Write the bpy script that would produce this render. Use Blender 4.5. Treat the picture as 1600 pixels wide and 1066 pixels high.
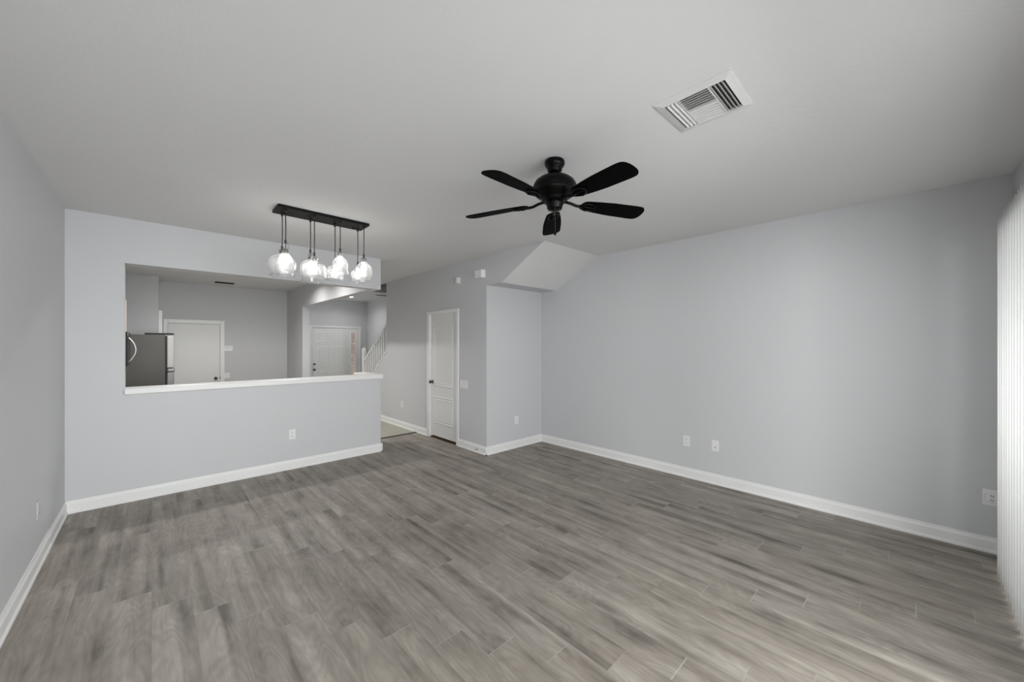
import bpy, bmesh, math, random
from mathutils import Vector, Matrix
random.seed(7)
for o in list(bpy.data.objects): bpy.data.objects.remove(o)
S = bpy.context.scene
COL = S.collection
PI = math.pi

# ------------------------------------------------------------------ camera
CAM_H = 1.5
cam = bpy.data.cameras.new('camera')
cam.sensor_width = 36.0
cam.lens = 591.2/1600*36
cam.shift_y = 5.8/1600
cam.clip_start = 0.02
co = bpy.data.objects.new('camera', cam); COL.objects.link(co)
co.location = (0, 0, CAM_H)
co.rotation_euler = (PI/2, 0, -math.radians(43.4475))
S.camera = co

# ------------------------------------------------------------------ world, lights, exposure
S.view_settings.view_transform = 'Standard'
S.view_settings.look = 'None'
S.view_settings.exposure = 0.08
S.view_settings.gamma = 1.0
S.view_settings.use_curve_mapping = False
W = bpy.data.worlds.new('sky'); S.world = W; W.use_nodes = True
W.node_tree.nodes['Background'].inputs[0].default_value = (0.96, 0.98, 1.0, 1)
W.node_tree.nodes['Background'].inputs[1].default_value = 2.0

def area(name, loc, rot, sx, sy, power, color=(1, 1, 1), shape='RECTANGLE', spread=PI):
    l = bpy.data.lights.new(name, 'AREA'); l.shape = shape; l.size = sx; l.size_y = sy
    l.energy = power; l.color = color; l.spread = spread
    o = bpy.data.objects.new(name, l); COL.objects.link(o)
    o.location = loc; o.rotation_euler = rot
    return o
DAY = 375; BLIND_FILL = 40; WALL_FILL = 345
# daylight outside the sliding glass door: open sky straight ahead
area('daylight_sky', (1.3, -3.6, 1.6), (math.radians(90), 0, math.radians(8)), 4.2, 2.2, DAY, (1.0, 0.995, 0.985))
# added fill lamp outside left, slanting through the door to brighten the right wall
area('fill_right_wall', (-2.5, -1.9, 1.75), (math.radians(90), 0, -math.radians(60)), 2.2, 1.6, WALL_FILL, (1.0, 0.995, 0.985))
# added fill lamp behind the drawn blinds, so that the slats look bright
area('fill_blinds', (3.45, -1.3, 1.28), (math.radians(90), 0, 0), 1.7, 2.5, BLIND_FILL)

# ------------------------------------------------------------------ helpers
class MB:
    def __init__(s): s.bm = bmesh.new()
    def box(s, x0, x1, y0, y1, z0, z1, M=None):
        vs = [Vector((x, y, z)) for z in (z0, z1) for y in (y0, y1) for x in (x0, x1)]
        if M is not None: vs = [M @ v for v in vs]
        v = [s.bm.verts.new(p) for p in vs]
        for f in ((0,2,3,1),(4,5,7,6),(0,1,5,4),(2,6,7,3),(0,4,6,2),(1,3,7,5)): s.bm.faces.new([v[i] for i in f])
        return s
    def prism(s, pts, a, b, axis='x', M=None):
        def P(p, t):
            q = {'x': (t, p[0], p[1]), 'y': (p[0], t, p[1]), 'z': (p[0], p[1], t)}[axis]
            q = Vector(q); return M @ q if M is not None else q
        A = [s.bm.verts.new(P(p, a)) for p in pts]; B = [s.bm.verts.new(P(p, b)) for p in pts]
        s.bm.faces.new(A); s.bm.faces.new(B[::-1]); n = len(pts)
        for i in range(n): s.bm.faces.new((A[i], B[i], B[(i+1) % n], A[(i+1) % n]))
        return s
    def lathe(s, prof, c=(0, 0, 0), n=32, M=None, ribs=0, rib=0.0):
        c = Vector(c); rings = []
        for r, z in prof:
            ring = []
            for k in range(n):
                a = 2*PI*k/n; rr = r*(1+rib*math.cos(ribs*a)) if ribs else r
                p = Vector((rr*math.cos(a), rr*math.sin(a), z))
                if M is not None: p = M @ p
                ring.append(s.bm.verts.new(c+p))
            rings.append(ring)
        for A, B in zip(rings, rings[1:]):
            for k in range(n): s.bm.faces.new((A[k], A[(k+1) % n], B[(k+1) % n], B[k]))
        s.rings = rings
        return s
    def cap(s, end=-1):
        s.bm.faces.new(s.rings[end]); return s
    def solid(s, prof, c=(0, 0, 0), n=32, M=None):
        s.lathe(prof, c, n, M); s.bm.faces.new(s.rings[0]); s.bm.faces.new(s.rings[-1]); return s
    def tube(s, pts, r, n=8):
        pts = [Vector(p) for p in pts]; rings = []; up0 = None
        for i, p in enumerate(pts):
            d = (pts[min(i+1, len(pts)-1)]-pts[max(i-1, 0)]).normalized()
            if up0 is None:
                up0 = Vector((0, 0, 1)) if abs(d.z) < .9 else Vector((1, 0, 0))
            u = d.cross(up0).normalized(); v = u.cross(d).normalized(); up0 = v
            rings.append([s.bm.verts.new(p+r*(math.cos(2*PI*k/n)*u+math.sin(2*PI*k/n)*v)) for k in range(n)])
        for A, B in zip(rings, rings[1:]):
            for k in range(n): s.bm.faces.new((A[k], A[(k+1) % n], B[(k+1) % n], B[k]))
        s.bm.faces.new(rings[0]); s.bm.faces.new(rings[-1])
        return s
    def sphere(s, c, r, n=16, sz=1.0):
        m = 10; prof = [(max(r*math.sin(PI*i/m), 1e-4), -r*sz*math.cos(PI*i/m)) for i in range(m+1)]
        return s.lathe(prof, c, n)
    def build(s, name, mat, parent=None, bevel=0, smooth=False, loc=None, solidify=0):
        bmesh.ops.recalc_face_normals(s.bm, faces=s.bm.faces)
        me = bpy.data.meshes.new(name); s.bm.to_mesh(me); s.bm.free()
        me.materials.append(mat)
        if smooth:
            for p in me.polygons: p.use_smooth = True
        o = bpy.data.objects.new(name, me); COL.objects.link(o)
        if parent is not None: o.parent = parent
        if loc is not None: o.location = loc
        if solidify:
            m = o.modifiers.new('s', 'SOLIDIFY'); m.thickness = solidify; m.offset = 0
        if bevel:
            m = o.modifiers.new('b', 'BEVEL'); m.width = bevel; m.segments = 2; m.limit_method = 'ANGLE'
        if smooth == 'auto' or (smooth and bevel):
            pass
        return o
def tag(o, label, cat, group=None):
    o['label'] = label; o['category'] = cat
    if group: o['group'] = group
    return o
def struct(o, label=None, cat=None):
    o['kind'] = 'structure'
    if label: o['label'] = label
    if cat: o['category'] = cat
    return o
def empty(name, loc=(0, 0, 0), rz=0):
    o = bpy.data.objects.new(name, None); COL.objects.link(o)
    o.location = loc; o.rotation_euler = (0, 0, rz); o.empty_display_size = .1
    return o
def copy_tree(o, parent=None):
    c = o.copy(); COL.objects.link(c)
    if parent is not None: c.parent = parent
    for ch in list(o.children): copy_tree(ch, c)
    return c

# ------------------------------------------------------------------ materials
def nodes(name):
    m = bpy.data.materials.new(name); m.use_nodes = True
    nt = m.node_tree; return m, nt, nt.nodes, nt.links, nt.nodes['Principled BSDF']
def plain(name, c, rough=.5, metal=0, spec=.5, var=.04, scale=30, bump=0, bscale=200):
    m, nt, N, L, B = nodes(name)
    tc = N.new('ShaderNodeTexCoord')
    nz = N.new('ShaderNodeTexNoise'); nz.inputs['Scale'].default_value = scale; nz.inputs['Detail'].default_value = 3
    L.new(tc.outputs['Object'], nz.inputs['Vector'])
    mx = N.new('ShaderNodeMixRGB'); mx.inputs[1].default_value = (*[v*(1-var) for v in c], 1); mx.inputs[2].default_value = (*[min(1, v*(1+var)) for v in c], 1)
    L.new(nz.outputs['Fac'], mx.inputs[0]); L.new(mx.outputs[0], B.inputs['Base Color'])
    B.inputs['Roughness'].default_value = rough; B.inputs['Metallic'].default_value = metal
    B.inputs['Specular IOR Level'].default_value = spec
    if bump:
        n2 = N.new('ShaderNodeTexNoise'); n2.inputs['Scale'].default_value = bscale; n2.inputs['Detail'].default_value = 4
        L.new(tc.outputs['Object'], n2.inputs['Vector'])
        bp = N.new('ShaderNodeBump'); bp.inputs['Strength'].default_value = bump; bp.inputs['Distance'].default_value = .004
        L.new(n2.outputs['Fac'], bp.inputs['Height']); L.new(bp.outputs[0], B.inputs['Normal'])
    return m
M_wall = plain('wall_paint', (.615, .619, .637), .5, spec=.35, var=.008, scale=1.2, bump=.10, bscale=90)
M_ceil = plain('ceiling_paint', (.765, .765, .765), .8, spec=.2, var=.01, scale=1.5, bump=.35, bscale=45)
M_trim = plain('trim_paint', (.84, .84, .835), .35, var=.01)
M_door = plain('door_paint', (.79, .79, .785), .4, var=.01)
M_plate = plain('plate_plastic', (.82, .82, .82), .35, var=.01)
M_slot = plain('slot_dark', (.05, .05, .05), .6)
M_black = plain('fan_black_metal', (.0015, .0015, .0015), .32, spec=.14, var=.1)
M_blade = plain('fan_blade_black', (.0015, .0015, .0015), .65, spec=.04, var=.15, scale=8)
M_canopy = plain('canopy_black', (.006, .006, .006), .45, spec=.15)
M_cord = plain('cord_dark', (.035, .028, .025), .6)
M_socket = plain('socket_nickel', (.30, .29, .27), .35, metal=.8)
M_vent = plain('vent_white', (.74, .74, .735), .45, var=.01)
M_dark = plain('duct_dark', (.03, .03, .03), .8)  # dark colour for the shade in the ducts, and for register louvers
M_fridge = plain('fridge_side_charcoal', (.062, .060, .056), .45, var=.08, scale=3)
M_steel = plain('stainless_steel', (.42, .41, .40), .5, metal=.25, var=.05, scale=4)
M_steel2 = plain('drawer_grey_steel', (.22, .22, .22), .4, metal=.6, var=.05, scale=4)
M_gasket = plain('gasket_black', (.006, .006, .006), .6)
M_knob = plain('knob_bronze', (.10, .09, .085), .3, metal=.8)
M_chrome = plain('handle_chrome', (.55, .55, .54), .35, metal=.8)
M_wood = plain('cabinet_beige', (.55, .48, .40), .5, var=.1)
M_sill = plain('threshold_brown', (.10, .045, .02), .5, var=.3, scale=20)
M_strip = plain('transition_black', (.012, .012, .010), .5)
M_tile = plain('hall_tile_beige', (.42, .40, .33), .45, var=.10, scale=6)
M_block = plain('light_block_grey', (.30, .30, .305), .8, var=.1, scale=4)
M_stain = plain('step_carpet', (.35, .33, .30), .9, var=.15, scale=60)

def make_floor_mat():
    m, nt, N, L, B = nodes('plank_floor')
    def V(v):
        n = N.new('ShaderNodeValue'); n.outputs[0].default_value = v; return n.outputs[0]
    def math_(op, a, b=None, c=None):
        n = N.new('ShaderNodeMath'); n.operation = op
        for i, x in enumerate((a, b, c)):
            if x is None: continue
            if isinstance(x, (int, float)): n.inputs[i].default_value = x
            else: L.new(x, n.inputs[i])
        return n.outputs[0]
    def comb(a, b, c):
        n = N.new('ShaderNodeCombineXYZ')
        for i, x in enumerate((a, b, c)):
            if isinstance(x, (int, float)): n.inputs[i].default_value = x
            else: L.new(x, n.inputs[i])
        return n.outputs[0]
    def noise(vec, scale, detail=3, rough=.5, dist=0):
        n = N.new('ShaderNodeTexNoise'); n.inputs['Scale'].default_value = scale; n.inputs['Detail'].default_value = detail
        n.inputs['Roughness'].default_value = rough; n.inputs['Distortion'].default_value = dist
        L.new(vec, n.inputs['Vector']); return n.outputs['Fac']
    def ramp(fac, stops):
        n = N.new('ShaderNodeValToRGB'); L.new(fac, n.inputs[0])
        e = n.color_ramp.elements
        while len(e) < len(stops): e.new(.5)
        for el, (p, c) in zip(e, stops): el.position = p; el.color = (*c, 1)
        return n.outputs[0]
    tc = N.new('ShaderNodeTexCoord'); sx = N.new('ShaderNodeSeparateXYZ'); L.new(tc.outputs['Object'], sx.inputs[0])
    X, Y = sx.outputs[0], sx.outputs[1]
    Wd, Ln = .169, 1.015
    xi = math_('DIVIDE', math_('SUBTRACT', X, 1.345), Wd)
    i = math_('FLOOR', xi); fx = math_('FRACT', xi)
    yj = math_('DIVIDE', math_('SUBTRACT', math_('ADD', Y, math_('MULTIPLY', i, .2215)), 2.1975), Ln)
    j = math_('FLOOR', yj); fy = math_('FRACT', yj)
    wn = N.new('ShaderNodeTexWhiteNoise'); wn.noise_dimensions = '3D'; L.new(comb(i, j, 3.0), wn.inputs['Vector'])
    rnd = wn.outputs['Value']; rc = N.new('ShaderNodeSeparateColor'); L.new(wn.outputs['Color'], rc.inputs[0])
    off = math_('MULTIPLY', rnd, 37.0); off2 = math_('MULTIPLY', rc.outputs[1], 23.0)
    # broad streaks running along each plank
    st = noise(comb(math_('ADD', math_('MULTIPLY', X, 12.0), off), math_('ADD', math_('MULTIPLY', Y, .7), off2), off), 1.0, 3, .55, .35)
    # fine grain
    gr = noise(comb(math_('ADD', math_('MULTIPLY', X, 80.0), off), math_('MULTIPLY', Y, 9.0), off2), 1.0, 4, .6, .4)
    # cathedral rings
    ringn = noise(comb(math_('ADD', math_('MULTIPLY', X, 7.0), off), math_('ADD', math_('MULTIPLY', Y, 1.5), off2), off), 1.0, 1.5, .4, .3)
    wvf = math_('MULTIPLY_ADD', math_('SINE', math_('MULTIPLY', ringn, 95.0)), .5, .5)
    blot = noise(comb(math_('ADD', math_('MULTIPLY', X, 6.0), off2), math_('ADD', math_('MULTIPLY', Y, 3.0), off), off2), 1.0, 3, .6)
    t = math_('ADD', math_('MULTIPLY', st, .62), math_('MULTIPLY', blot, .38))
    col = ramp(t, [(.32, (.110, .096, .082)), (.445, (.250, .224, .196)), (.56, (.330, .299, .263)), (.70, (.435, .402, .358))])
    # plank tone
    def mul(c, f):
        n = N.new('ShaderNodeMixRGB'); n.blend_type = 'MULTIPLY'; n.inputs[0].default_value = 1
        L.new(c, n.inputs[1]); L.new(f, n.inputs[2]); return n.outputs[0]
    tone = ramp(rnd, [(0, (.95, .94, .93)), (.5, (1, .985, .97)), (1, (1.05, 1.05, 1.05))])
    col = mul(col, tone)
    grn = ramp(gr, [(.3, (.91, .91, .91)), (.7, (1.08, 1.08, 1.08))]); col = mul(col, grn)
    wvm = ramp(wvf, [(.0, (.93, .93, .93)), (.5, (1.0, 1.0, 1.0)), (1, (1.06, 1.06, 1.06))]); col = mul(col, wvm)
    # joints
    e1 = math_('LESS_THAN', fy, .0030); e2 = math_('GREATER_THAN', fy, .9985); endj = math_('MAXIMUM', e1, e2)
    s1 = math_('LESS_THAN', fx, .011); sidej = s1
    n = N.new('ShaderNodeMixRGB'); L.new(math_('MULTIPLY', sidej, .22), n.inputs[0]); L.new(col, n.inputs[1]); n.inputs[2].default_value = (.16, .15, .14, 1); col = n.outputs[0]
    n = N.new('ShaderNodeMixRGB'); L.new(math_('MULTIPLY', endj, math_('MULTIPLY', rc.outputs[2], .75)), n.inputs[0]); L.new(col, n.inputs[1]); n.inputs[2].default_value = (.47, .455, .44, 1); col = n.outputs[0]
    L.new(col, B.inputs['Base Color'])
    rr = math_('ADD', .42, math_('MULTIPLY', gr, .16)); L.new(rr, B.inputs['Roughness'])
    B.inputs['Specular IOR Level'].default_value = .4
    bp = N.new('ShaderNodeBump'); bp.inputs['Strength'].default_value = .12; bp.inputs['Distance'].default_value = .002
    L.new(gr, bp.inputs['Height']); L.new(bp.outputs[0], B.inputs['Normal'])
    return m
M_floor = make_floor_mat()

def make_glass(name, haze=.12, tint=(.97, .98, .98), edge=.55, dark=.55):
    m = bpy.data.materials.new(name); m.use_nodes = True; nt = m.node_tree; N = nt.nodes; L = nt.links
    N.remove(N['Principled BSDF']); out = N['Material Output']
    tr = N.new('ShaderNodeBsdfTransparent'); tr.inputs[0].default_value = (*tint, 1)
    lt = N.new('ShaderNodeLayerWeight'); lt.inputs['Blend'].default_value = .35
    ct = N.new('ShaderNodeMixRGB'); ct.inputs[1].default_value = (*tint, 1); ct.inputs[2].default_value = (*[v*dark for v in tint], 1); L.new(lt.outputs['Facing'], ct.inputs[0]); L.new(ct.outputs[0], tr.inputs[0])
    gl = N.new('ShaderNodeBsdfGlossy'); gl.inputs['Roughness'].default_value = .12
    df = N.new('ShaderNodeBsdfTranslucent'); df.inputs[0].default_value = (.95, .95, .95, 1)
    lw = N.new('ShaderNodeLayerWeight'); lw.inputs['Blend'].default_value = .5
    m1 = N.new('ShaderNodeMixShader'); m1.inputs[0].default_value = haze; L.new(tr.outputs[0], m1.inputs[1]); L.new(df.outputs[0], m1.inputs[2])
    m2 = N.new('ShaderNodeMixShader'); pw = N.new('ShaderNodeMath'); pw.operation = 'POWER'; L.new(lw.outputs['Facing'], pw.inputs[0]); pw.inputs[1].default_value = 3.0
    ma = N.new('ShaderNodeMath'); ma.operation = 'MULTIPLY_ADD'; L.new(pw.outputs[0], ma.inputs[0]); ma.inputs[1].default_value = edge; ma.inputs[2].default_value = .04
    L.new(ma.outputs[0], m2.inputs[0]); L.new(m1.outputs[0], m2.inputs[1]); L.new(gl.outputs[0], m2.inputs[2])
    L.new(m2.outputs[0], out.inputs['Surface']); return m
M_shade = make_glass('pendant_glass', .15)
M_pane = make_glass('window_glass', .0, edge=.15, dark=1.0)
def make_emit(name, c, s):
    m = bpy.data.materials.new(name); m.use_nodes = True; nt = m.node_tree; N = nt.nodes; L = nt.links
    N.remove(N['Principled BSDF']); e = N.new('ShaderNodeEmission'); e.inputs[0].default_value = (*c, 1); e.inputs[1].default_value = s
    L.new(e.outputs[0], N['Material Output'].inputs['Surface']); return m
M_bulb = make_emit('bulb_lit', (1, .975, .94), 17)
M_can = make_emit('downlight_lit', (1, .97, .93), 30)
def make_slat():
    m = bpy.data.materials.new('blind_vinyl'); m.use_nodes = True; nt = m.node_tree; N = nt.nodes; L = nt.links
    B = N['Principled BSDF']; B.inputs['Base Color'].default_value = (.86, .86, .85, 1); B.inputs['Roughness'].default_value = .5
    t = N.new('ShaderNodeBsdfTranslucent'); t.inputs[0].default_value = (.92, .92, .91, 1)
    nz = N.new('ShaderNodeTexNoise'); nz.inputs['Scale'].default_value = 40
    mp = N.new('ShaderNodeMapRange'); mp.inputs['To Min'].default_value = .6; mp.inputs['To Max'].default_value = .66
    L.new(nz.outputs['Fac'], mp.inputs[0])
    mx = N.new('ShaderNodeMixShader'); L.new(mp.outputs[0], mx.inputs[0]); L.new(B.outputs[0], mx.inputs[1]); L.new(t.outputs[0], mx.inputs[2])
    L.new(mx.outputs[0], N['Material Output'].inputs['Surface']); return m
M_slat = make_slat()
def make_brick():
    m, nt, N, L, B = nodes('outdoor_brick')
    tc = N.new('ShaderNodeTexCoord'); mp = N.new('ShaderNodeMapping'); mp.inputs['Rotation'].default_value = (PI/2, 0, 0)
    L.new(tc.outputs['Object'], mp.inputs[0])
    b = N.new('ShaderNodeTexBrick'); b.inputs['Scale'].default_value = 4.5
    b.inputs[1].default_value = (.25, .185, .15, 1); b.inputs[2].default_value = (.30, .225, .185, 1); b.inputs[3].default_value = (.36, .31, .28, 1)
    L.new(mp.outputs[0], b.inputs[0]); L.new(b.outputs[0], B.inputs['Base Color']); B.inputs['Roughness'].default_value = .8
    return m
M_brick = make_brick()

# ------------------------------------------------------------------ room dimensions (metres)
H = 2.705
XL, XR = -.57, 4.385
YW = -.49                      # wall with the sliding glass door
YH0, YH1 = 5.145, 5.275        # half wall and its header
XE = 2.325                     # open end of half wall
XD = 3.28                      # wall with the closet door
YC = 3.965                     # closet front
YK = 9.75                      # far kitchen wall
YF = 10.58                     # front door wall
LZ0, LZ1 = 1.022, 1.085        # ledge
ZB = 2.278                     # header underside
VY1 = 8.40                     # far edge of the stair opening

# floors
f = MB(); f.box(XL-.1, XR+.1, YW-.1, 5.815, -.1, 0); struct(f.build('floor', M_floor))
f = MB(); f.box(XL-.1, XR+.1, 5.815, YF+.1, -.1, 0); struct(f.build('floor_hall', M_tile))
f = MB(); f.prism([(5.805, 0), (5.812, .011), (5.832, .011), (5.84, 0)], XE, XD-.012); struct(f.build('trim_1', M_strip))

# ceiling (with the opening over the stairs)
c = MB(); c.box(XL-.1, XD+.04, YW-.1, YF+.1, H, H+.12); c.box(XD+.04, XR+.1, YW-.1, 4.4, H, H+.12); c.box(XD+.04, XR+.1, VY1, YF+.1, H, H+.12)
struct(c.build('ceiling', M_ceil))
w = MB(); w.box(XD-.06, XD+.04, 4.3, VY1+.1, H+.12, 5.2); w.box(XD+.04, XR+.1, VY1, VY1+.1, H+.12, 5.2); w.box(XD+.04, XR+.1, 4.3, 4.4, H+.12, 5.2); w.box(XR, XR+.1, 4.4, VY1, H, 5.2)
w.box(XD-.06, XR+.1, 4.3, VY1+.1, 5.2, 5.3)
struct(w.build('wall_stairwell', M_wall))

# walls
w = MB(); w.box(XL-.1, XL, YW-.1, YK+.1, 0, H); struct(w.build('wall_left', M_wall))
w = MB(); w.box(XR, XR+.1, YW-.1, YF+.1, 0, H); struct(w.build('wall_right', M_wall))
DX0, DX1, DZ = -.5, 4.1, 2.30
w = MB(); w.box(XL, DX0, YW-.1, YW, 0, H); w.box(DX1, XR, YW-.1, YW, 0, H); w.box(DX0, DX1, YW-.1, YW, DZ, H); struct(w.build('wall_near', M_wall))
# half wall, header, jamb, return and beam
w = MB()
w.box(XL, XE, YH0, YH1, 0, LZ0)
w.box(XL, -.199, YH0, YH1, LZ0, ZB)
w.box(XL, XE, YH0, YH1, ZB, H)
w.box(2.2, XE, YH1, 5.72, 0, LZ0)
struct(w.build('wall_half', M_wall))
w = MB(); w.box(2.2, XE, YH1, YK, ZB, H); w.box(2.2, XE, 8.52, YK, 0, ZB); struct(w.build('wall_beam', M_wall))
l = MB(); l.prism([(-.205, 5.115), (2.352, 5.115), (2.352, 5.75), (2.172, 5.75), (2.172, 5.305), (-.205, 5.305)], LZ0, LZ1, 'z')
struct(l.build('trim_2', M_trim, bevel=.012), 'white ledge capping the half wall under the kitchen opening', 'ledge')
w = MB(); w.box(XL, 2.2, YK, YK+.1, 0, H); struct(w.build('wall_kitchen', M_wall))
w = MB(); w.box(XL, .066, 9.13, YK, 0, H); struct(w.build('wall_pantry', M_wall))
# front door wall with sidelight opening
w = MB(); GX0, GX1, GZ0, GZ1 = 3.895, 4.08, .55, 1.85
w.box(2.2, GX0, YF, YF+.1, 0, H); w.box(GX1, XR, YF, YF+.1, 0, H); w.box(GX0, GX1, YF, YF+.1, 0, GZ0); w.box(GX0, GX1, YF, YF+.1, GZ1, H)
struct(w.build('wall_front', M_wall))
w = MB(); w.box(2.4, 6.4, 11.35, 11.5, -.2, 3.2); struct(w.build('wall_outside', M_brick))

# unseen light blockers added outside the sliding door
w = MB(); w.box(-9, 9, -10, YW-.1, -.14, -.06); struct(w.build('floor_light_block', M_block))  # unseen ground slab, added to block sky light from below
w = MB(); w.box(2.42, 2.50, -1.5, YW-.1, -.06, H); w.box(2.42, 4.6, -1.6, -1.5, -.06, H); w.box(4.5, 4.6, -1.5, YW-.1, -.06, H); w.box(2.42, 4.6, -1.6, YW-.1, H, H+.1); struct(w.build('wall_light_block', M_trim))  # unseen enclosure, added to keep the other outdoor lamps off the blinds

# closet wall under the stairs, with the door opening; it ends where the stair rail begins
CY0, CY1, CZ = 4.645, 5.415, 1.995
w = MB()
w.box(XD, XD+.1, YC, CY0, 0, H); w.box(XD, XD+.1, CY1, 7.0, 0, H); w.box(XD, XD+.1, CY0, CY1, CZ, H)
w.prism([(7.0, 0), (8.80, 0), (8.80, .10), (8.70, .10), (7.0, 1.36)], XD, XD+.1)
struct(w.build('wall_closet', M_wall))
w = MB(); w.box(XD+.1, XR, YC, YC+.1, 0, 2.31); struct(w.build('wall_closet_front', M_wall))
w = MB(); w.prism([(YC, 2.31), (3.66, 2.31), (2.925, H), (YC, H)], XD, XR); struct(w.build('wall_bulkhead', M_wall))
w = MB(); w.prism([(3.66, 2.31), (2.925, H), (2.92, H-.001), (3.655, 2.3085)], XD, XR); struct(w.build('ceiling_soffit', M_ceil))
w = MB(); w.box(XD+.6, XD+.62, YC+.1, 6.0, 0, 2.3); struct(w.build('wall_closet_inside', M_wall))

# baseboards: flat board, eased top, small shoe
def base_prof(h=.112): return [(0, 0), (.022, 0), (.022, .012), (.014, .026), (.014, h-.03), (.007, h-.012), (.006, h), (0, h)]
def baseboard(name, axis, wall, sgn, a, b):
    m = MB(); m.prism([(wall+sgn*p, q) for p, q in base_prof()], a, b, axis); struct(m.build(name, M_trim))
baseboard('baseboard_left', 'y', XL, 1, YW, YH0)
baseboard('baseboard_half', 'x', YH0, -1, XL+.0, XE+.022)
baseboard('baseboard_half_end', 'y', XE, 1, YH0-.022, 5.72)
baseboard('baseboard_right', 'y', XR, -1, YW, YC)
baseboard('baseboard_closet_front', 'x', YC, -1, XD-.022, XR)
baseboard('baseboard_closet_near', 'y', XD, -1, YC-.022, CY0-.045)
baseboard('baseboard_closet_far', 'y', XD, -1, CY1+.06, 7.0)
baseboard('baseboard_closet_hall', 'y', XD, -1, 7.0, 8.78)
baseboard('baseboard_near', 'x', YW, 1, DX1+.02, XR)

# ------------------------------------------------------------------ sliding glass door beside the camera (behind the blinds)
d = empty('door_4', (0, 0, 0)); struct(d)
m = MB(); m.box(DX0, DX1, YW-.09, YW-.01, DZ-.05, DZ); m.box(DX0, DX1, YW-.09, YW-.01, 0, .03)
for x in (DX0, DX1-.05): m.box(x, x+.05, YW-.09, YW-.01, .03, DZ-.05)
m.box(.97, 1.05, YW-.08, YW-.02, .03, DZ-.05); m.box(2.43, 2.51, YW-.08, YW-.02, .03, DZ-.05)
m.build('door_frame', M_trim, d)
for a, b in ((DX0+.05, .97), (1.05, 2.43), (2.51, DX1-.05)):
    m = MB(); m.box(a, b, YW-.052, YW-.048, .03, DZ-.05); m.build('glass_pane', M_pane, d)

# ------------------------------------------------------------------ doors
def rect_ring(mb, x0, x1, z0, z1, t, ya, yb, arch=0):
    """raised moulding following a panel outline (flat in x,z, between ya and yb)"""
    def outline(o):
        X0, X1, Z0, Z1 = x0+o, x1-o, z0+o, z1-o
        pts = [(X0, Z0), (X1, Z0), (X1, Z1)]
        if arch:
            for k in range(1, 12):
                u = k/12; pts.append((X1+(X0-X1)*u, Z1+arch*math.sin(PI*u)**1.3))
        pts.append((X0, Z1)); return pts
    A = outline(0); B = outline(t); n = len(A); bm = mb.bm
    mid = outline(t*.5)
    va = [bm.verts.new((p[0], ya, p[1])) for p in A]; vm = [bm.verts.new((p[0], yb, p[1])) for p in mid]; vb = [bm.verts.new((p[0], ya, p[1])) for p in B]
    for i in range(n):
        k = (i+1) % n
        bm.faces.new((va[i], va[k], vm[k], vm[i])); bm.faces.new((vm[i], vm[k], vb[k], vb[i]))
def knob(parent, loc, axis_dir, mat, r=.027):
    M = Vector((0, 0, 1)).rotation_difference(Vector(axis_dir)).to_matrix()
    k = MB(); k.solid([(r*1.15, 0), (r*1.15, .006), (r*.42, .009), (r*.42, .03), (r*.8, .036), (r, .048), (r*.85, .062), (r*.3, .068)], loc, 20, M)
    return k.build('door_knob', mat, parent, smooth=True)
# closet door, local x runs along +y of the room when rotated
d = empty('door_1', (XD, CY0, 0), PI/2); struct(d)           # local +x -> world +y, local +y -> world -x
W1 = CY1-CY0
m = MB(); m.box(.012, W1-.012, -.045, -.012, .036, CZ-.012)
rect_ring(m, .12, .70-.02, .83, 1.775, .03, -.012, -.0045, .055)
rect_ring(m, .12, .70-.02, .235, .675, .03, -.012, -.0045)
rect_ring(m, .165, .64-.005, .875, 1.73, .02, -.012, -.0075, .05)
rect_ring(m, .165, .64-.005, .28, .63, .02, -.012, -.0075)
m.build('door_panel', M_door, d)
m = MB(); m.box(-.045, .012, 0, .018, 0, CZ+.045); m.box(W1-.012, W1+.075, 0, .018, 0, CZ+.045); m.box(.012, W1-.012, 0, .018, CZ-.012, CZ+.045)
m.box(0, .012, -.1, 0, 0, CZ-.0); m.box(W1-.012, W1, -.1, 0, 0, CZ); m.box(.012, W1-.012, -.1, 0, CZ-.012, CZ)
m.build('door_frame', M_trim, d, bevel=.004)
m = MB(); m.box(.012, W1-.012, -.1, .004, 0, .014); m.build('threshold', M_sill, d)
knob(d, (W1-.075, -.012, .90), (0, 1, 0), M_knob)
for z in (.22, 1.0, 1.78):
    m = MB(); m.solid([(.006, z-.045), (.006, z+.045)], (.012, -.006, 0), 8); m.build('hinge', M_trim, d)

# kitchen far door (flat white slab)
d = empty('door_2', (0, YK, 0)); struct(d)
KS = YK/9.477
kx0, kx1, kz = .195*KS, .957*KS, 1.5+.397*KS
m = MB(); m.box(kx0, kx1, -.012, -.001, .01, kz); m.build('door_panel', M_door, d)
m = MB(); m.box(kx0-.07, kx0-.006, -.022, -.001, 0, kz+.085); m.box(kx1+.006, kx1+.075, -.022, -.001, 0, kz+.085); m.box(kx0-.006, kx1+.006, -.022, -.001, kz+.008, kz+.085)
m.build('door_frame', M_trim, d, bevel=.004)
knob(d, (kx1-.065, -.012, 1.5-.665*KS), (0, -1, 0), M_knob)
m = MB(); m.box(kx1-.002, kx1+.01, -.024, -.01, 1.5-.68*KS, 1.5-.64*KS); m.build('strike_plate', M_knob, d)
# casing of the doorway in the pantry side, seen edge on
m = MB(); m.box(.067, .112, 9.14, 9.16, 0, 2.107); struct(m.build('trim_3', M_trim))

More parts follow.
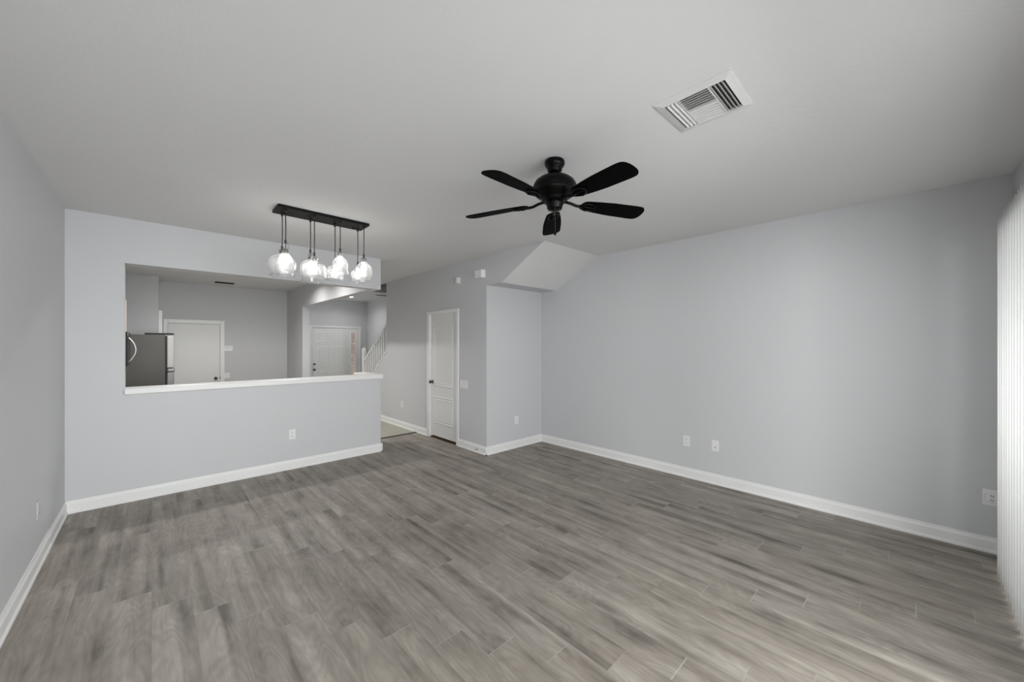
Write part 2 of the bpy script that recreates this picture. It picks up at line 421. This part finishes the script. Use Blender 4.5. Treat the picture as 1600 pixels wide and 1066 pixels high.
# front door with sidelight
d = empty('door_3', (0, YF, 0)); struct(d)
fx0, fx1, fz = 2.945, 3.785, 1.935
m = MB(); m.box(fx0, fx1, -.02, -.001, .02, fz)
for cx0, cx1 in ((3.06, 3.33), (3.42, 3.70)):
    for z0, z1 in ((1.57, 1.83), (.93, 1.45), (.25, .80)):
        rect_ring(m, cx0, cx1, z0, z1, .03, -.02, -.028); rect_ring(m, cx0+.05, cx1-.05, z0+.05, z1-.05, .02, -.02, -.025)
m.build('door_panel', M_door, d)
m = MB(); m.box(2.88, fx0-.005, -.035, -.001, 0, 2.0); m.box(fx1+.005, 3.83, -.035, -.001, 0, 1.945); m.box(4.15, 4.195, -.035, -.001, 0, 2.0); m.box(fx0-.005, 4.15, -.035, -.001, 1.945, 2.0)
m.build('door_frame', M_door, d, bevel=.004)
m = MB(); m.box(3.83, GX0, -.02, -.001, 0, 1.945); m.box(GX1, 4.15, -.02, -.001, 0, 1.945); m.box(GX0, GX1, -.02, -.001, 0, GZ0); m.box(GX0, GX1, -.02, -.001, GZ1, 1.945)
m.build('sidelight_panel', M_door, d)
m = MB(); m.box(GX0, GX0+.034, -.03, .01, GZ0, GZ1); m.box(GX1-.034, GX1, -.03, .01, GZ0, GZ1); m.box(GX0+.034, GX1-.034, -.03, .01, GZ1-.022, GZ1); m.box(GX0+.034, GX1-.034, -.03, .01, GZ0, GZ0+.022)
for z in (1.54, 1.225, .91, .60): m.box(GX0+.034, GX1-.034, -.028, .01, z-.018, z+.018)
m.build('sidelight_grille', M_trim, d)
m = MB(); m.box(GX0+.01, GX1-.01, .03, .036, GZ0+.01, GZ1-.01); m.build('sidelight_glass', M_pane, d)
knob(d, (2.997, -.02, 1.00), (0, -1, 0), M_knob, .024); knob(d, (2.997, -.02, .855), (0, -1, 0), M_knob, .027)

# ------------------------------------------------------------------ staircase and railing
d = empty('staircase', (XD+.1, 8.75, 0)); tag(d, 'carpeted straight staircase rising beside the front door', 'stairs')
for k in range(12):
    m = MB(); m.box(.003, XR-XD-.103, -.245*(k+1), -.245*k, .19*k if k else .001, .19*(k+1)); m.build('step', M_stain, d)
rl = empty('stair_railing', (XD+.05, 8.15, 0)); tag(rl, 'white wooden stair railing with newel post and square balusters', 'railing')
def cap_z(y): return 1.385-.75*(y-7.0)
def rail_z(y): return 1.975-.69*(y-7.0)
m = MB(); m.prism([(0-.02, cap_z(8.15)+.0), (7.01-8.15, cap_z(7.01)), (7.01-8.15, cap_z(7.01)+.035), (-.02, cap_z(8.15)+.035)], -.049, .049); m.build('cap_rail', M_trim, rl)
m = MB(); m.prism([(-.0, rail_z(8.15)-.055), (7.01-8.15, rail_z(7.01)-.055), (7.01-8.15, rail_z(7.01)), (-.0, rail_z(8.15))], -.028, .028); m.build('handrail', M_trim, rl, bevel=.008)
m = MB(); m.box(-.04, .04, -.0, .08, cap_z(8.15)-.08, 1.36); m.solid([(.045, 1.36), (.055, 1.37), (.055, 1.40), (.035, 1.43), (.008, 1.45)], (0, .04, 0), 16); m.build('newel_post', M_trim, rl)
yy = 8.07
while yy > 7.04:
    m = MB(); m.box(-.014, .014, yy-8.15-.014, yy-8.15+.014, cap_z(yy)+.02, rail_z(yy)-.045); m.build('baluster', M_trim, rl); yy -= .108

# ------------------------------------------------------------------ pendant chandelier
PX, PY = 1.165, 3.82
ch = empty('pendant_chandelier', (PX, PY, H)); tag(ch, 'black rectangular ceiling canopy hanging eight lit clear glass pendants', 'chandelier')
m = MB(); m.box(-.395, .395, -.112, .112, -.026, -.0005); m.build('canopy', M_canopy, ch, bevel=.003)
for sx in (-.31, .29):
    m = MB(); m.solid([(.006, -.045), (.006, -.026)], (sx, .03, 0), 10); m.build('canopy_screw', M_canopy, ch)
def px_w(x, y): return 591.2/(x*.6877+y*.7260)
def pz(py, ppm): return CAM_H+(538.8-py)/ppm-H
# (x, row y, cord end px, [(radius px, height px), ...] shade profile top to bottom, ribbed)
NR, FR = 3.765, 3.885
pend = [
 (.838, NR, 380, [(2, 380), (4, 383), (4.5, 389), (4.5, 396), (8, 401), (11, 409), (14, 418.5), (13, 424), (11.3, 427), (11.8, 431)], 0, 390),
 (.838, FR, 389, [(4.5, 391), (4.5, 398), (12, 401), (18, 406), (20, 412), (19.2, 419), (16.5, 427), (17, 431)], 0, 391),
 (1.070, FR, 394, [(2.2, 395), (3.5, 398), (3.5, 405), (8, 408), (13, 414), (15, 422), (14.2, 429), (11, 434), (11.5, 436.5), (14.6, 441.5)], 0, 402),
 (1.070, NR, 399, [(3, 400), (5.8, 404), (5, 409), (4.5, 411), (11, 412.5), (15.5, 415), (16.5, 420), (16.3, 428), (16.8, 433.5)], 0, 402),
 (1.290, FR, 411, [(3, 412), (4.5, 415), (9, 417), (12, 421), (12.6, 428), (11.8, 433), (13, 437.5)], 14, 412),
 (1.298, NR, 392, [(4.2, 394), (5, 398), (4.6, 402), (8, 405), (11, 410), (11.5, 417), (11.5, 421), (13.2, 426.5)], 0, 394),
 (1.512, FR, 414, [(3, 415), (4.6, 418), (5, 423), (9.2, 425), (10, 428), (9.6, 435), (10.5, 441.5)], 12, 415),
 (1.526, NR, 402, [(4.2, 404), (4.8, 408), (4.6, 411), (8, 413.5), (12, 418), (13.3, 425), (12, 431), (9.2, 434.5), (9.5, 439.5)], 0, 404),
]
for (x, y, ce, prof, ribs, so) in pend:
    ppm = px_w(x, y); lx, ly = x-PX, y-PY
    ze = pz(ce, ppm)
    m = MB(); m.tube([(lx, ly, -.024), (lx+.0015, ly, (ze-.024)*.5), (lx, ly, pz(so, ppm))], .0042, 8); m.solid([(.009, -.050), (.012, -.026)], (lx, ly, 0), 12); m.solid([(.004, ze+.03), (.009, ze+.02), (.009, ze-.005)], (lx, ly, 0), 12)
    m.build('cord', M_cord, ch, smooth=True)
    # smooth the profile
    P = [(r/ppm, pz(h_, ppm)) for r, h_ in prof]
    Q = []
    for a in range(len(P)-1):
        p0 = P[max(a-1, 0)]; p1 = P[a]; p2 = P[a+1]; p3 = P[min(a+2, len(P)-1)]
        for t in (0, .25, .5, .75):
            q = []
            for e in (0, 1):
                q.append(.5*(2*p1[e]+(p2[e]-p0[e])*t+(2*p0[e]-5*p1[e]+4*p2[e]-p3[e])*t*t+(3*p1[e]-p0[e]-3*p2[e]+p3[e])*t**3))
            Q.append((max(q[0], .004), q[1]))
    Q.append(P[-1])
    m = MB(); m.lathe(Q, (lx, ly, 0), 48, None, ribs, .02 if ribs else 0)
    # rolled rim
    r, z = Q[-1]; m.lathe([(r-.002, z+.001), (r+.002, z+.0015), (r+.0025, z-.002), (r-.001, z-.003), (r-.002, z+.001)], (lx, ly, 0), 48)
    sh = m.build('shade', M_shade, ch, smooth=True)
    zs = pz(so, ppm)
    m = MB(); m.solid([(.012, zs+.004), (.019, zs), (.02, zs-.03), (.017, zs-.045)], (lx, ly, 0), 20); m.build('socket', M_socket, sh, smooth=True)
    zb = zs-.045
    m = MB(); m.lathe([(.012, zb), (.014, zb-.015), (.024, zb-.035), (.0285, zb-.055), (.026, zb-.072), (.015, zb-.084), (.001, zb-.088)], (lx, ly, 0), 20); m.build('bulb', M_bulb, sh, smooth=True)

# ------------------------------------------------------------------ ceiling fan
FXc, FYc = 1.905, 1.605
fan = empty('ceiling_fan', (FXc, FYc, H)); tag(fan, 'black five blade ceiling fan with pull chain', 'ceiling fan')
m = MB(); m.solid([(.050, -.0005), (.062, -.004), (.065, -.014), (.065, -.028), (.059, -.040), (.050, -.050), (.047, -.056), (.048, -.066), (.038, -.082), (.02, -.090)], n=40); m.build('canopy', M_black, fan, smooth=True)
m = MB(); m.solid([(.0125, -.135), (.0125, -.09)]); m.build('downrod', M_black, fan, smooth=True)
m = MB(); m.solid([(.03, -.098), (.034, -.106), (.07, -.112), (.105, -.124), (.128, -.142), (.140, -.165), (.142, -.185), (.136, -.200), (.138, -.206), (.134, -.215), (.118, -.232), (.092, -.248), (.082, -.256), (.080, -.268), (.06, -.272)], n=56)
m.build('motor_housing', M_black, fan, smooth=True)
m = MB(); m.solid([(.054, -.268), (.056, -.274), (.056, -.292), (.050, -.298), (.050, -.312), (.044, -.322), (.02, -.327), (.008, -.332)], n=40); m.build('switch_housing', M_black, fan, smooth=True)
m = MB(); m.tube([(-.03, -.028, -.310), (-.036, -.034, -.326), (-.037, -.035, -.48)], .0016, 6); pc = m.build('pull_chain', M_cord, fan)
m = MB(); m.sphere((-.037, -.035, -.492), .010, 14, 1.25); m.build('chain_ball', M_black, pc, smooth=True)
BZ = 2.435-H; PH = .747; PIT = math.radians(12)
def blade_outline():
    r0, r1 = .185, .642; pts = []
    for k in range(9):                                  # rounded root
        a = PI/2+PI*k/8; pts.append((r0+.045+.045*math.cos(a)*1.0, .050*math.sin(a)))
    low = [(r0+.12, -.060), (.40, -.069), (r1-.075, -.073)]
    tip = []
    for k in range(11):
        a = -PI/2+PI*k/10; ca, sa = math.cos(a), math.sin(a)
        tip.append((r1-.055+.055*(abs(ca)**.75)*(1 if ca >= 0 else -1), .072*(abs(sa)**.8)*(1 if sa >= 0 else -1)))
    up = [(r1-.075, .073), (.40, .069), (r0+.12, .060)]
    return pts+low+tip+up
for k in range(5):
    a = PH+2*PI*k/5
    R = Matrix.Rotation(a, 4, 'Z') @ Matrix.Translation((0, 0, BZ)) @ Matrix.Rotation(math.radians(2.2), 4, 'Y') @ Matrix.Rotation(-PIT, 4, 'X')
    m = MB(); m.prism(blade_outline(), -.003, .004, 'z', R); bl = m.build('blade', M_blade, fan)
    # blade iron: arm plus open loop bracket under the blade
    R2 = R
    m = MB()
    m.tube([R @ Vector((r, y, z)) for r, y, z in ((.07, 0, .010), (.11, 0, .004), (.15, 0, -.008), (.19, 0, -.010))], .010, 8)
    for s in (-1, 1):
        pts = [(.165, 0, -.008), (.19, s*.022, -.008), (.225, s*.038, -.008), (.262, s*.034, -.008), (.285, s*.012, -.008), (.288, 0, -.008)]
        m.tube([R @ Vector(p) for p in pts], .0055, 8)
    m.tube([R @ Vector(p) for p in ((.19, 0, -.008), (.24, 0, -.008), (.288, 0, -.008))], .0055, 8)
    m.build('blade_iron', M_black, fan, smooth=True)
    for rr, ss in ((.235, .037), (.235, -.037), (.287, 0)):
        m = MB(); m.sphere(R @ Vector((rr, ss, -.013)), .0055, 8, .6); m.build('screw', M_black, bl, smooth=True)

# ------------------------------------------------------------------ ceiling air vent near the camera
vx0, vx1, vy0, vy1 = 1.828, 2.170, .545, .893
ix0, ix1, iy0, iy1 = 1.864, 2.131, .577, .856
v = empty('ceiling_vent', ((vx0+vx1)/2, (vy0+vy1)/2, H)); ox, oy = v.location.x, v.location.y
tag(v, 'square white air vent with angled louvers in ceiling beyond the fan', 'vent')
m = MB()
def frame(m, a, b, c_, d_, e, f_, g, h_, zt, zo, zi):
    bm = m.bm
    O = [(a, c_), (b, c_), (b, d_), (a, d_)]; I = [(e, g), (f_, g), (f_, h_), (e, h_)]
    o0 = [bm.verts.new((p[0], p[1], zt)) for p in O]; o1 = [bm.verts.new((p[0], p[1], zo)) for p in O]
    i1 = [bm.verts.new((p[0], p[1], zi)) for p in I]; i0 = [bm.verts.new((p[0], p[1], zt)) for p in I]
    for k in range(4):
        n = (k+1) % 4
        bm.faces.new((o0[k], o0[n], o1[n], o1[k])); bm.faces.new((o1[k], o1[n], i1[n], i1[k])); bm.faces.new((i1[k], i1[n], i0[n], i0[k]))
        bm.faces.new((o0[k], i0[k], i0[n], o0[n]))
frame(m, vx0-ox, vx1-ox, vy0-oy, vy1-oy, ix0-ox, ix1-ox, iy0-oy, iy1-oy, -.0005, -.005, -.014)
m.build('frame', M_vent, v)
m = MB(); m.box(ix0-ox, ix1-ox, iy0-oy, iy1-oy, -.0025, -.0008); m.build('duct_shade', M_dark, v)  # dark sheet standing in for the shade inside the duct
ys1, ys2 = .648, .786
m = MB()
for y in (ys1, ys2): m.box(ix0-ox, ix1-ox, y-.003-oy, y+.003-oy, -.016, -.003)
m.build('divider', M_vent, v)
def louver(p0, p1, lean, zt=-.004, zb=-.020, th=.0012):
    """thin blade from p0 to p1 (xy), leaning so that its foot moves by the vector lean"""
    m = MB(); bm = m.bm; n = Vector((lean[0], lean[1], 0)).normalized()*th
    vs = []
    for p in (p0, p1):
        for q, z in ((Vector((p[0], p[1], zt)), 0), (Vector((p[0]+lean[0], p[1]+lean[1], zb)), 0)):
            vs.append((bm.verts.new(q-n), bm.verts.new(q+n)))
    (a0, a1), (b0, b1), (c0, c1), (d0, d1) = vs
    for f_ in ((a0, b0, d0, c0), (a1, c1, d1, b1), (a0, a1, b1, b0), (c0, d0, d1, c1), (a0, c0, c1, a1), (b0, b1, d1, d0)): bm.faces.new(f_)
    m.build('louver', M_vent, v)
xa, xb = ix0-ox+.004, ix1-ox-.004
for k in range(4):
    y = iy0-oy+.020+k*.0165; louver((xa, y), (xb, y), (0, -.013))
for k in range(3):
    y = ys2-oy+.007+k*.0195; louver((xa, y), (xb, y), (0, .009), -.003, -.017, .002)
ya, yb = ys1-oy+.004, ys2-oy-.004; xm = 1.992-ox
nl = 6
for k in range(nl):
    x = xa+.014+k*(xm-xa-.010)/nl; louver((x, ya), (x, yb), (-.012, 0))
for k in range(nl):
    x = xm+.004+k*(xb-xm-.014)/(nl-1); louver((x, ya), (x, yb), (.014, 0), -.003, -.016)
m = MB(); m.box(xm-.004, xm+.004, ya, yb, -.016, -.003); m.build('divider', M_vent, v)

# small ceiling registers far back
def small_vent(x0, x1, y0, y1, label, n=5):
    v = empty('ceiling_register', ((x0+x1)/2, (y0+y1)/2, H)); hx, hy = (x1-x0)/2, (y1-y0)/2
    tag(v, label, 'vent')
    m = MB(); frame(m, -hx, hx, -hy, hy, -hx+.018, hx-.018, -hy+.018, hy-.018, -.0005, -.004, -.010); m.build('frame', M_vent, v)
    m = MB(); m.box(-hx+.018, hx-.018, -hy+.018, hy-.018, -.0025, -.0008); m.build('duct_shade', M_dark, v)  # flat dark sheet in place of a shaded duct opening
    for k in range(n):
        y = -hy+.03+k*(2*hy-.05)/n
        m = MB(); m.box(-hx+.02, hx-.02, y, y+.004, -.010, -.003); m.build('louver', M_dark, v)
small_vent(.83, 1.17, 9.0, 9.32, 'small dark air register in the kitchen ceiling above the white door')
small_vent(3.86, 4.2, 8.78, 8.93, 'small dark air register in the hall ceiling near the stairs')

# ------------------------------------------------------------------ recessed downlights (kitchen and hall)
def downlight(x, y, power, label, spread=PI*.85):
    d = empty('downlight', (x, y, H)); tag(d, label, 'ceiling light', 'recessed ceiling downlights')
    m = MB(); m.lathe([(.085, -.0005), (.085, -.004), (.062, -.008), (.058, -.002)], n=32); m.build('trim_ring', M_trim, d, smooth=True)
    m = MB(); m.solid([(.058, -.003), (.058, -.0015)], n=24); m.build('lens', M_can, d)
    l = bpy.data.lights.new('downlight_lamp', 'AREA'); l.shape = 'DISK'; l.size = .11; l.energy = power; l.color = (1, .98, .95); l.spread = spread
    o = bpy.data.objects.new('downlight_lamp', l); COL.objects.link(o); o.location = (0, 0, -.012); o.parent = d
KP = 12.5
downlight(1.62, 6.20, KP, 'recessed round kitchen ceiling light just behind the header, near the beam')
downlight(1.62, 7.33, KP, 'recessed round kitchen ceiling light deeper in, near the beam')
downlight(.35, 6.20, KP, 'recessed round kitchen ceiling light above the left of the ledge')
downlight(.35, 7.33, KP, 'recessed round kitchen ceiling light in front of the refrigerator')
downlight(3.60, 9.70, 5, 'recessed round hall ceiling light in front of the front door')

# ------------------------------------------------------------------ refrigerator, microwave, wall cabinet
fr = empty('refrigerator', (0, 8.0, 0)); tag(fr, 'dark sided stainless refrigerator standing before the white kitchen door', 'refrigerator')
m = MB(); m.box(-.555, .132, 0, .9, .02, 1.655); m.build('body', M_fridge, fr, bevel=.006)
m = MB(); m.box(.132, .152, .012, .89, .04, 1.64); m.build('gasket', M_gasket, fr)
m = MB(); m.box(.152, .234, .004, .896, 1.135, 1.640); m.build('door', M_steel, fr, bevel=.012)
m = MB(); m.box(.152, .244, .002, .898, 1.068, 1.128); m.build('drawer_handle', M_steel2, fr, bevel=.018)
m = MB(); m.box(.152, .234, .004, .896, .62, 1.064); m.build('drawer', M_steel2, fr, bevel=.01)
m = MB(); m.box(.152, .234, .004, .896, .06, .60); m.build('drawer', M_steel2, fr, bevel=.01)
m = MB(); m.box(-.10, .20, .01, .09, 1.656, 1.682); m.solid([(.03, 1.657), (.03, 1.68)], (.205, .05, 0), 16); m.build('hinge_cover', M_gasket, fr, bevel=.004)
mw = empty('microwave', (0, 6.25, 1.25)); tag(mw, 'black wall microwave with curved chrome handle at the left of the kitchen opening', 'microwave')
m = MB(); m.box(-.555, -.252, 0, .76, 0, .40); m.build('body', M_gasket, mw, bevel=.004)
m = MB(); m.box(-.250, -.221, .0, .76, .0, .40); m.build('door', M_gasket, mw, bevel=.004)
m = MB(); m.tube([(-.219+.066*math.sin(PI*k/12)**.8, .05, .045+.29*k/12) for k in range(13)], .0085, 10); m.build('handle', M_chrome, mw, smooth=True)
m = MB(); m.box(-.2205, -.217, .02, .10, .36, .385); m.build('badge', M_steel, mw)
kc = empty('wall_cabinet', (0, 6.20, 1.655)); tag(kc, 'beige kitchen wall cabinet mounted above the microwave', 'cabinet')
m = MB(); m.box(-.565, -.272, 0, .80, 0, .42); m.build('body', M_wood, kc)
m = MB(); m.box(-.271, -.255, .004, .398, .004, .416); m.build('door', M_wood, kc, bevel=.003)
m = MB(); m.box(-.271, -.255, .402, .796, .004, .416); m.build('door', M_wood, kc, bevel=.003)

# ------------------------------------------------------------------ outlets, switches and other small wall things
def rot_for(n):   # local -y faces the room
    return {'-y': 0, '-x': -PI/2, '+x': PI/2}[n]
def outlet(loc, n, label, kind='duplex', cat='outlet', group=None, mat=None):
    o = empty('wall_outlet', loc, rot_for(n)); tag(o, label, cat, group)
    w2, h2 = .037, .060
    m = MB(); m.box(-w2, w2, -.006, -.0005, -h2, h2); m.build('plate', mat or M_plate, o, bevel=.003)
    if kind == 'duplex':
        for zc in (-.021, .021):
            m = MB(); m.solid([(.0165, 0), (.0165, .0025)], (0, -.006, zc), 20, Vector((0, 0, 1)).rotation_difference(Vector((0, -1, 0))).to_matrix()); rc = m.build('receptacle', mat or M_plate, o)
            for dx in (-.006, .006):
                m = MB(); m.box(dx-.0012, dx+.0012, -.0095, -.0085, zc-.001, zc+.007); m.build('slot', M_slot, rc)
            m = MB(); m.box(-.0022, .0022, -.0095, -.0085, zc-.010, zc-.005); m.build('slot', M_slot, rc)
    elif kind == 'coax':
        for zc in (-.016, .016):
            m = MB(); m.solid([(.0065, 0), (.0055, .010)], (0, -.006, zc), 14, Vector((0, 0, 1)).rotation_difference(Vector((0, -1, 0))).to_matrix()); m.build('jack', M_socket if zc < 0 else M_plate, o)
    return o
outlet((1.215, YH0, .417), '-y', 'white duplex outlet low on the half wall', group=None)
outlet((3.842, YC, .402), '-y', 'white duplex outlet on the bright closet front under the soffit')
outlet((XR, 1.752, .410), '-x', 'white duplex outlet on the right wall, farther of the middle pair')
outlet((XR, 1.448, .414), '-x', 'white cable jack plate on the right wall, nearer of the middle pair', 'coax', 'cable jack')
outlet((XD, 6.37, .415), '-x', 'white duplex outlet on the hall wall left of the closet door')
outlet((XL, 4.06, .385), '+x', 'grey painted duplex outlet low on the left wall', mat=M_wall)
# square plate with round receptacle beside the blinds
o = empty('wall_outlet', (XR, -.412, .397), -PI/2); tag(o, 'square white outlet plate with round receptacle beside the blinds', 'outlet')
m = MB(); m.box(-.058, .058, -.006, -.0005, -.058, .058); m.build('plate', M_plate, o, bevel=.003)
MR = Vector((0, 0, 1)).rotation_difference(Vector((0, -1, 0))).to_matrix()
m = MB(); m.solid([(.036, 0), (.034, .012), (.03, .016)], (-.014, -.006, 0), 28, MR); rc = m.build('receptacle', M_plate, o, smooth=False)
for zc in (-.015, .015):
    m = MB(); m.solid([(.0105, 0), (.0105, .0015)], (-.014, -.022, zc), 16, MR); m.build('socket_face', M_vent, rc)
    for dx, zz, hh in ((-.006, .004, .004), (.006, .004, .004), (0, -.006, .0025)):
        m = MB(); m.box(dx-.0162, dx-.0118, -.0252, -.0234, zc+zz-hh, zc+zz+hh); m.build('slot', M_slot, rc)

# three gang switch plate right of the closet door
sp = empty('switch_plate', (XD, 4.475, .922), -PI/2); tag(sp, 'wide white switch plate on the wall right of the closet door', 'switch')
m = MB(); m.box(-.095, .095, -.007, -.0005, -.058, .058); m.build('plate', M_plate, sp, bevel=.003)
m = MB(); m.box(-.062, -.050, -.018, -.007, -.004, .016); m.build('toggle', M_plate, sp, bevel=.002)
for dx in (-.056, 0, .056):
    for zc in (-.04, .04):
        m = MB(); m.solid([(.003, 0), (.003, .0012)], (dx, -.007, zc), 10, MR); m.build('screw', M_socket, sp)
# small white sensor and door chime high on the closet wall
sn = empty('wall_sensor', (XD, 4.595, 2.445), -PI/2); tag(sn, 'small white box sensor high on wall above the closet door', 'sensor')
m = MB(); m.box(-.032, .032, -.012, -.0005, -.05, .05); m.build('base', M_plate, sn, bevel=.003)
m = MB(); m.box(-.026, .026, -.05, -.012, -.042, .042); m.build('cover', M_plate, sn, bevel=.008)
dc = empty('door_chime', (XD, 4.075, 2.467), -PI/2); tag(dc, 'white door chime box high on wall near the soffit', 'door chime')
m = MB(); m.box(-.088, .088, -.012, -.0005, -.056, .056); m.build('base', M_plate, dc, bevel=.002)
m = MB(); m.prism([(-.088, -.012), (.088, -.012), (.070, -.062), (-.070, -.062)], -.054, .054, 'z'); m.build('cover', M_plate, dc, bevel=.004)
# kitchen wall: thermostat and switch beside the white door
th = empty('thermostat', (1.125, YK, 1.5-.072*KS), 0); tag(th, 'white thermostat plate on the kitchen wall right of the white door', 'thermostat')
m = MB(); m.box(-.075, .075, -.022, -.0005, -.058, .058); m.build('case', M_plate, th, bevel=.005)
m = MB(); m.box(-.05, .01, -.0235, -.022, .0, .035); m.build('display', M_vent, th)
m = MB(); m.box(.035, .045, -.026, -.022, .01, .03); m.build('button', M_socket, th)
sw = empty('light_switch', (1.105, YK, 1.5-.62*KS), 0); tag(sw, 'white light switch below the thermostat beside the white kitchen door', 'switch')
m = MB(); m.box(-.045, .045, -.007, -.0005, -.058, .058); m.build('plate', M_plate, sw, bevel=.003)
m = MB(); m.box(-.006, .006, -.018, -.007, -.004, .014); m.build('toggle', M_plate, sw)
# spring door stop on the baseboard
ds = empty('door_stop', (XD-.014, 4.15, .045), -PI/2); tag(ds, 'small door stop screwed to baseboard near the closet corner', 'door stop')
m = MB(); m.solid([(.011, 0), (.011, .004), (.004, .006), (.004, .055)], (0, 0, 0), 12, MR); m.build('spring', M_socket, ds)
m = MB(); m.solid([(.008, .055), (.008, .068)], (0, 0, 0), 12, MR); m.build('tip', M_plate, ds)

# ------------------------------------------------------------------ vertical blinds
vb = empty('vertical_blinds', (2.6, -.40, 0)); tag(vb, 'white vertical blinds hanging over the sliding glass door', 'blinds')
SL0, PITCH, NS = 4.0, .083, 19
m = MB(); m.box(SL0-(NS)*PITCH-2.6, 3.99-2.6, -.072, -.034, 2.275, 2.312); m.build('head_rail', M_trim, vb)
TW = math.radians(25)
for k in range(NS):
    x = SL0-k*PITCH; tw = TW+random.uniform(-.03, .03)
    m = MB(); bm = m.bm; cols = []
    for q in range(7):
        u = (q/6-.5)*.089; bow = .004*(1-(2*q/6-1)**2)
        cx = x-2.6+u*math.cos(tw)+bow*math.sin(tw); cy = -u*math.sin(tw)+bow*math.cos(tw)
        cols.append([bm.verts.new((cx, cy, .012)), bm.verts.new((cx, cy, 2.318))])
    for a, b in zip(cols, cols[1:]): bm.faces.new((a[0], b[0], b[1], a[1]))
    m.build('slat', M_slat, vb, smooth=True, solidify=.0009)
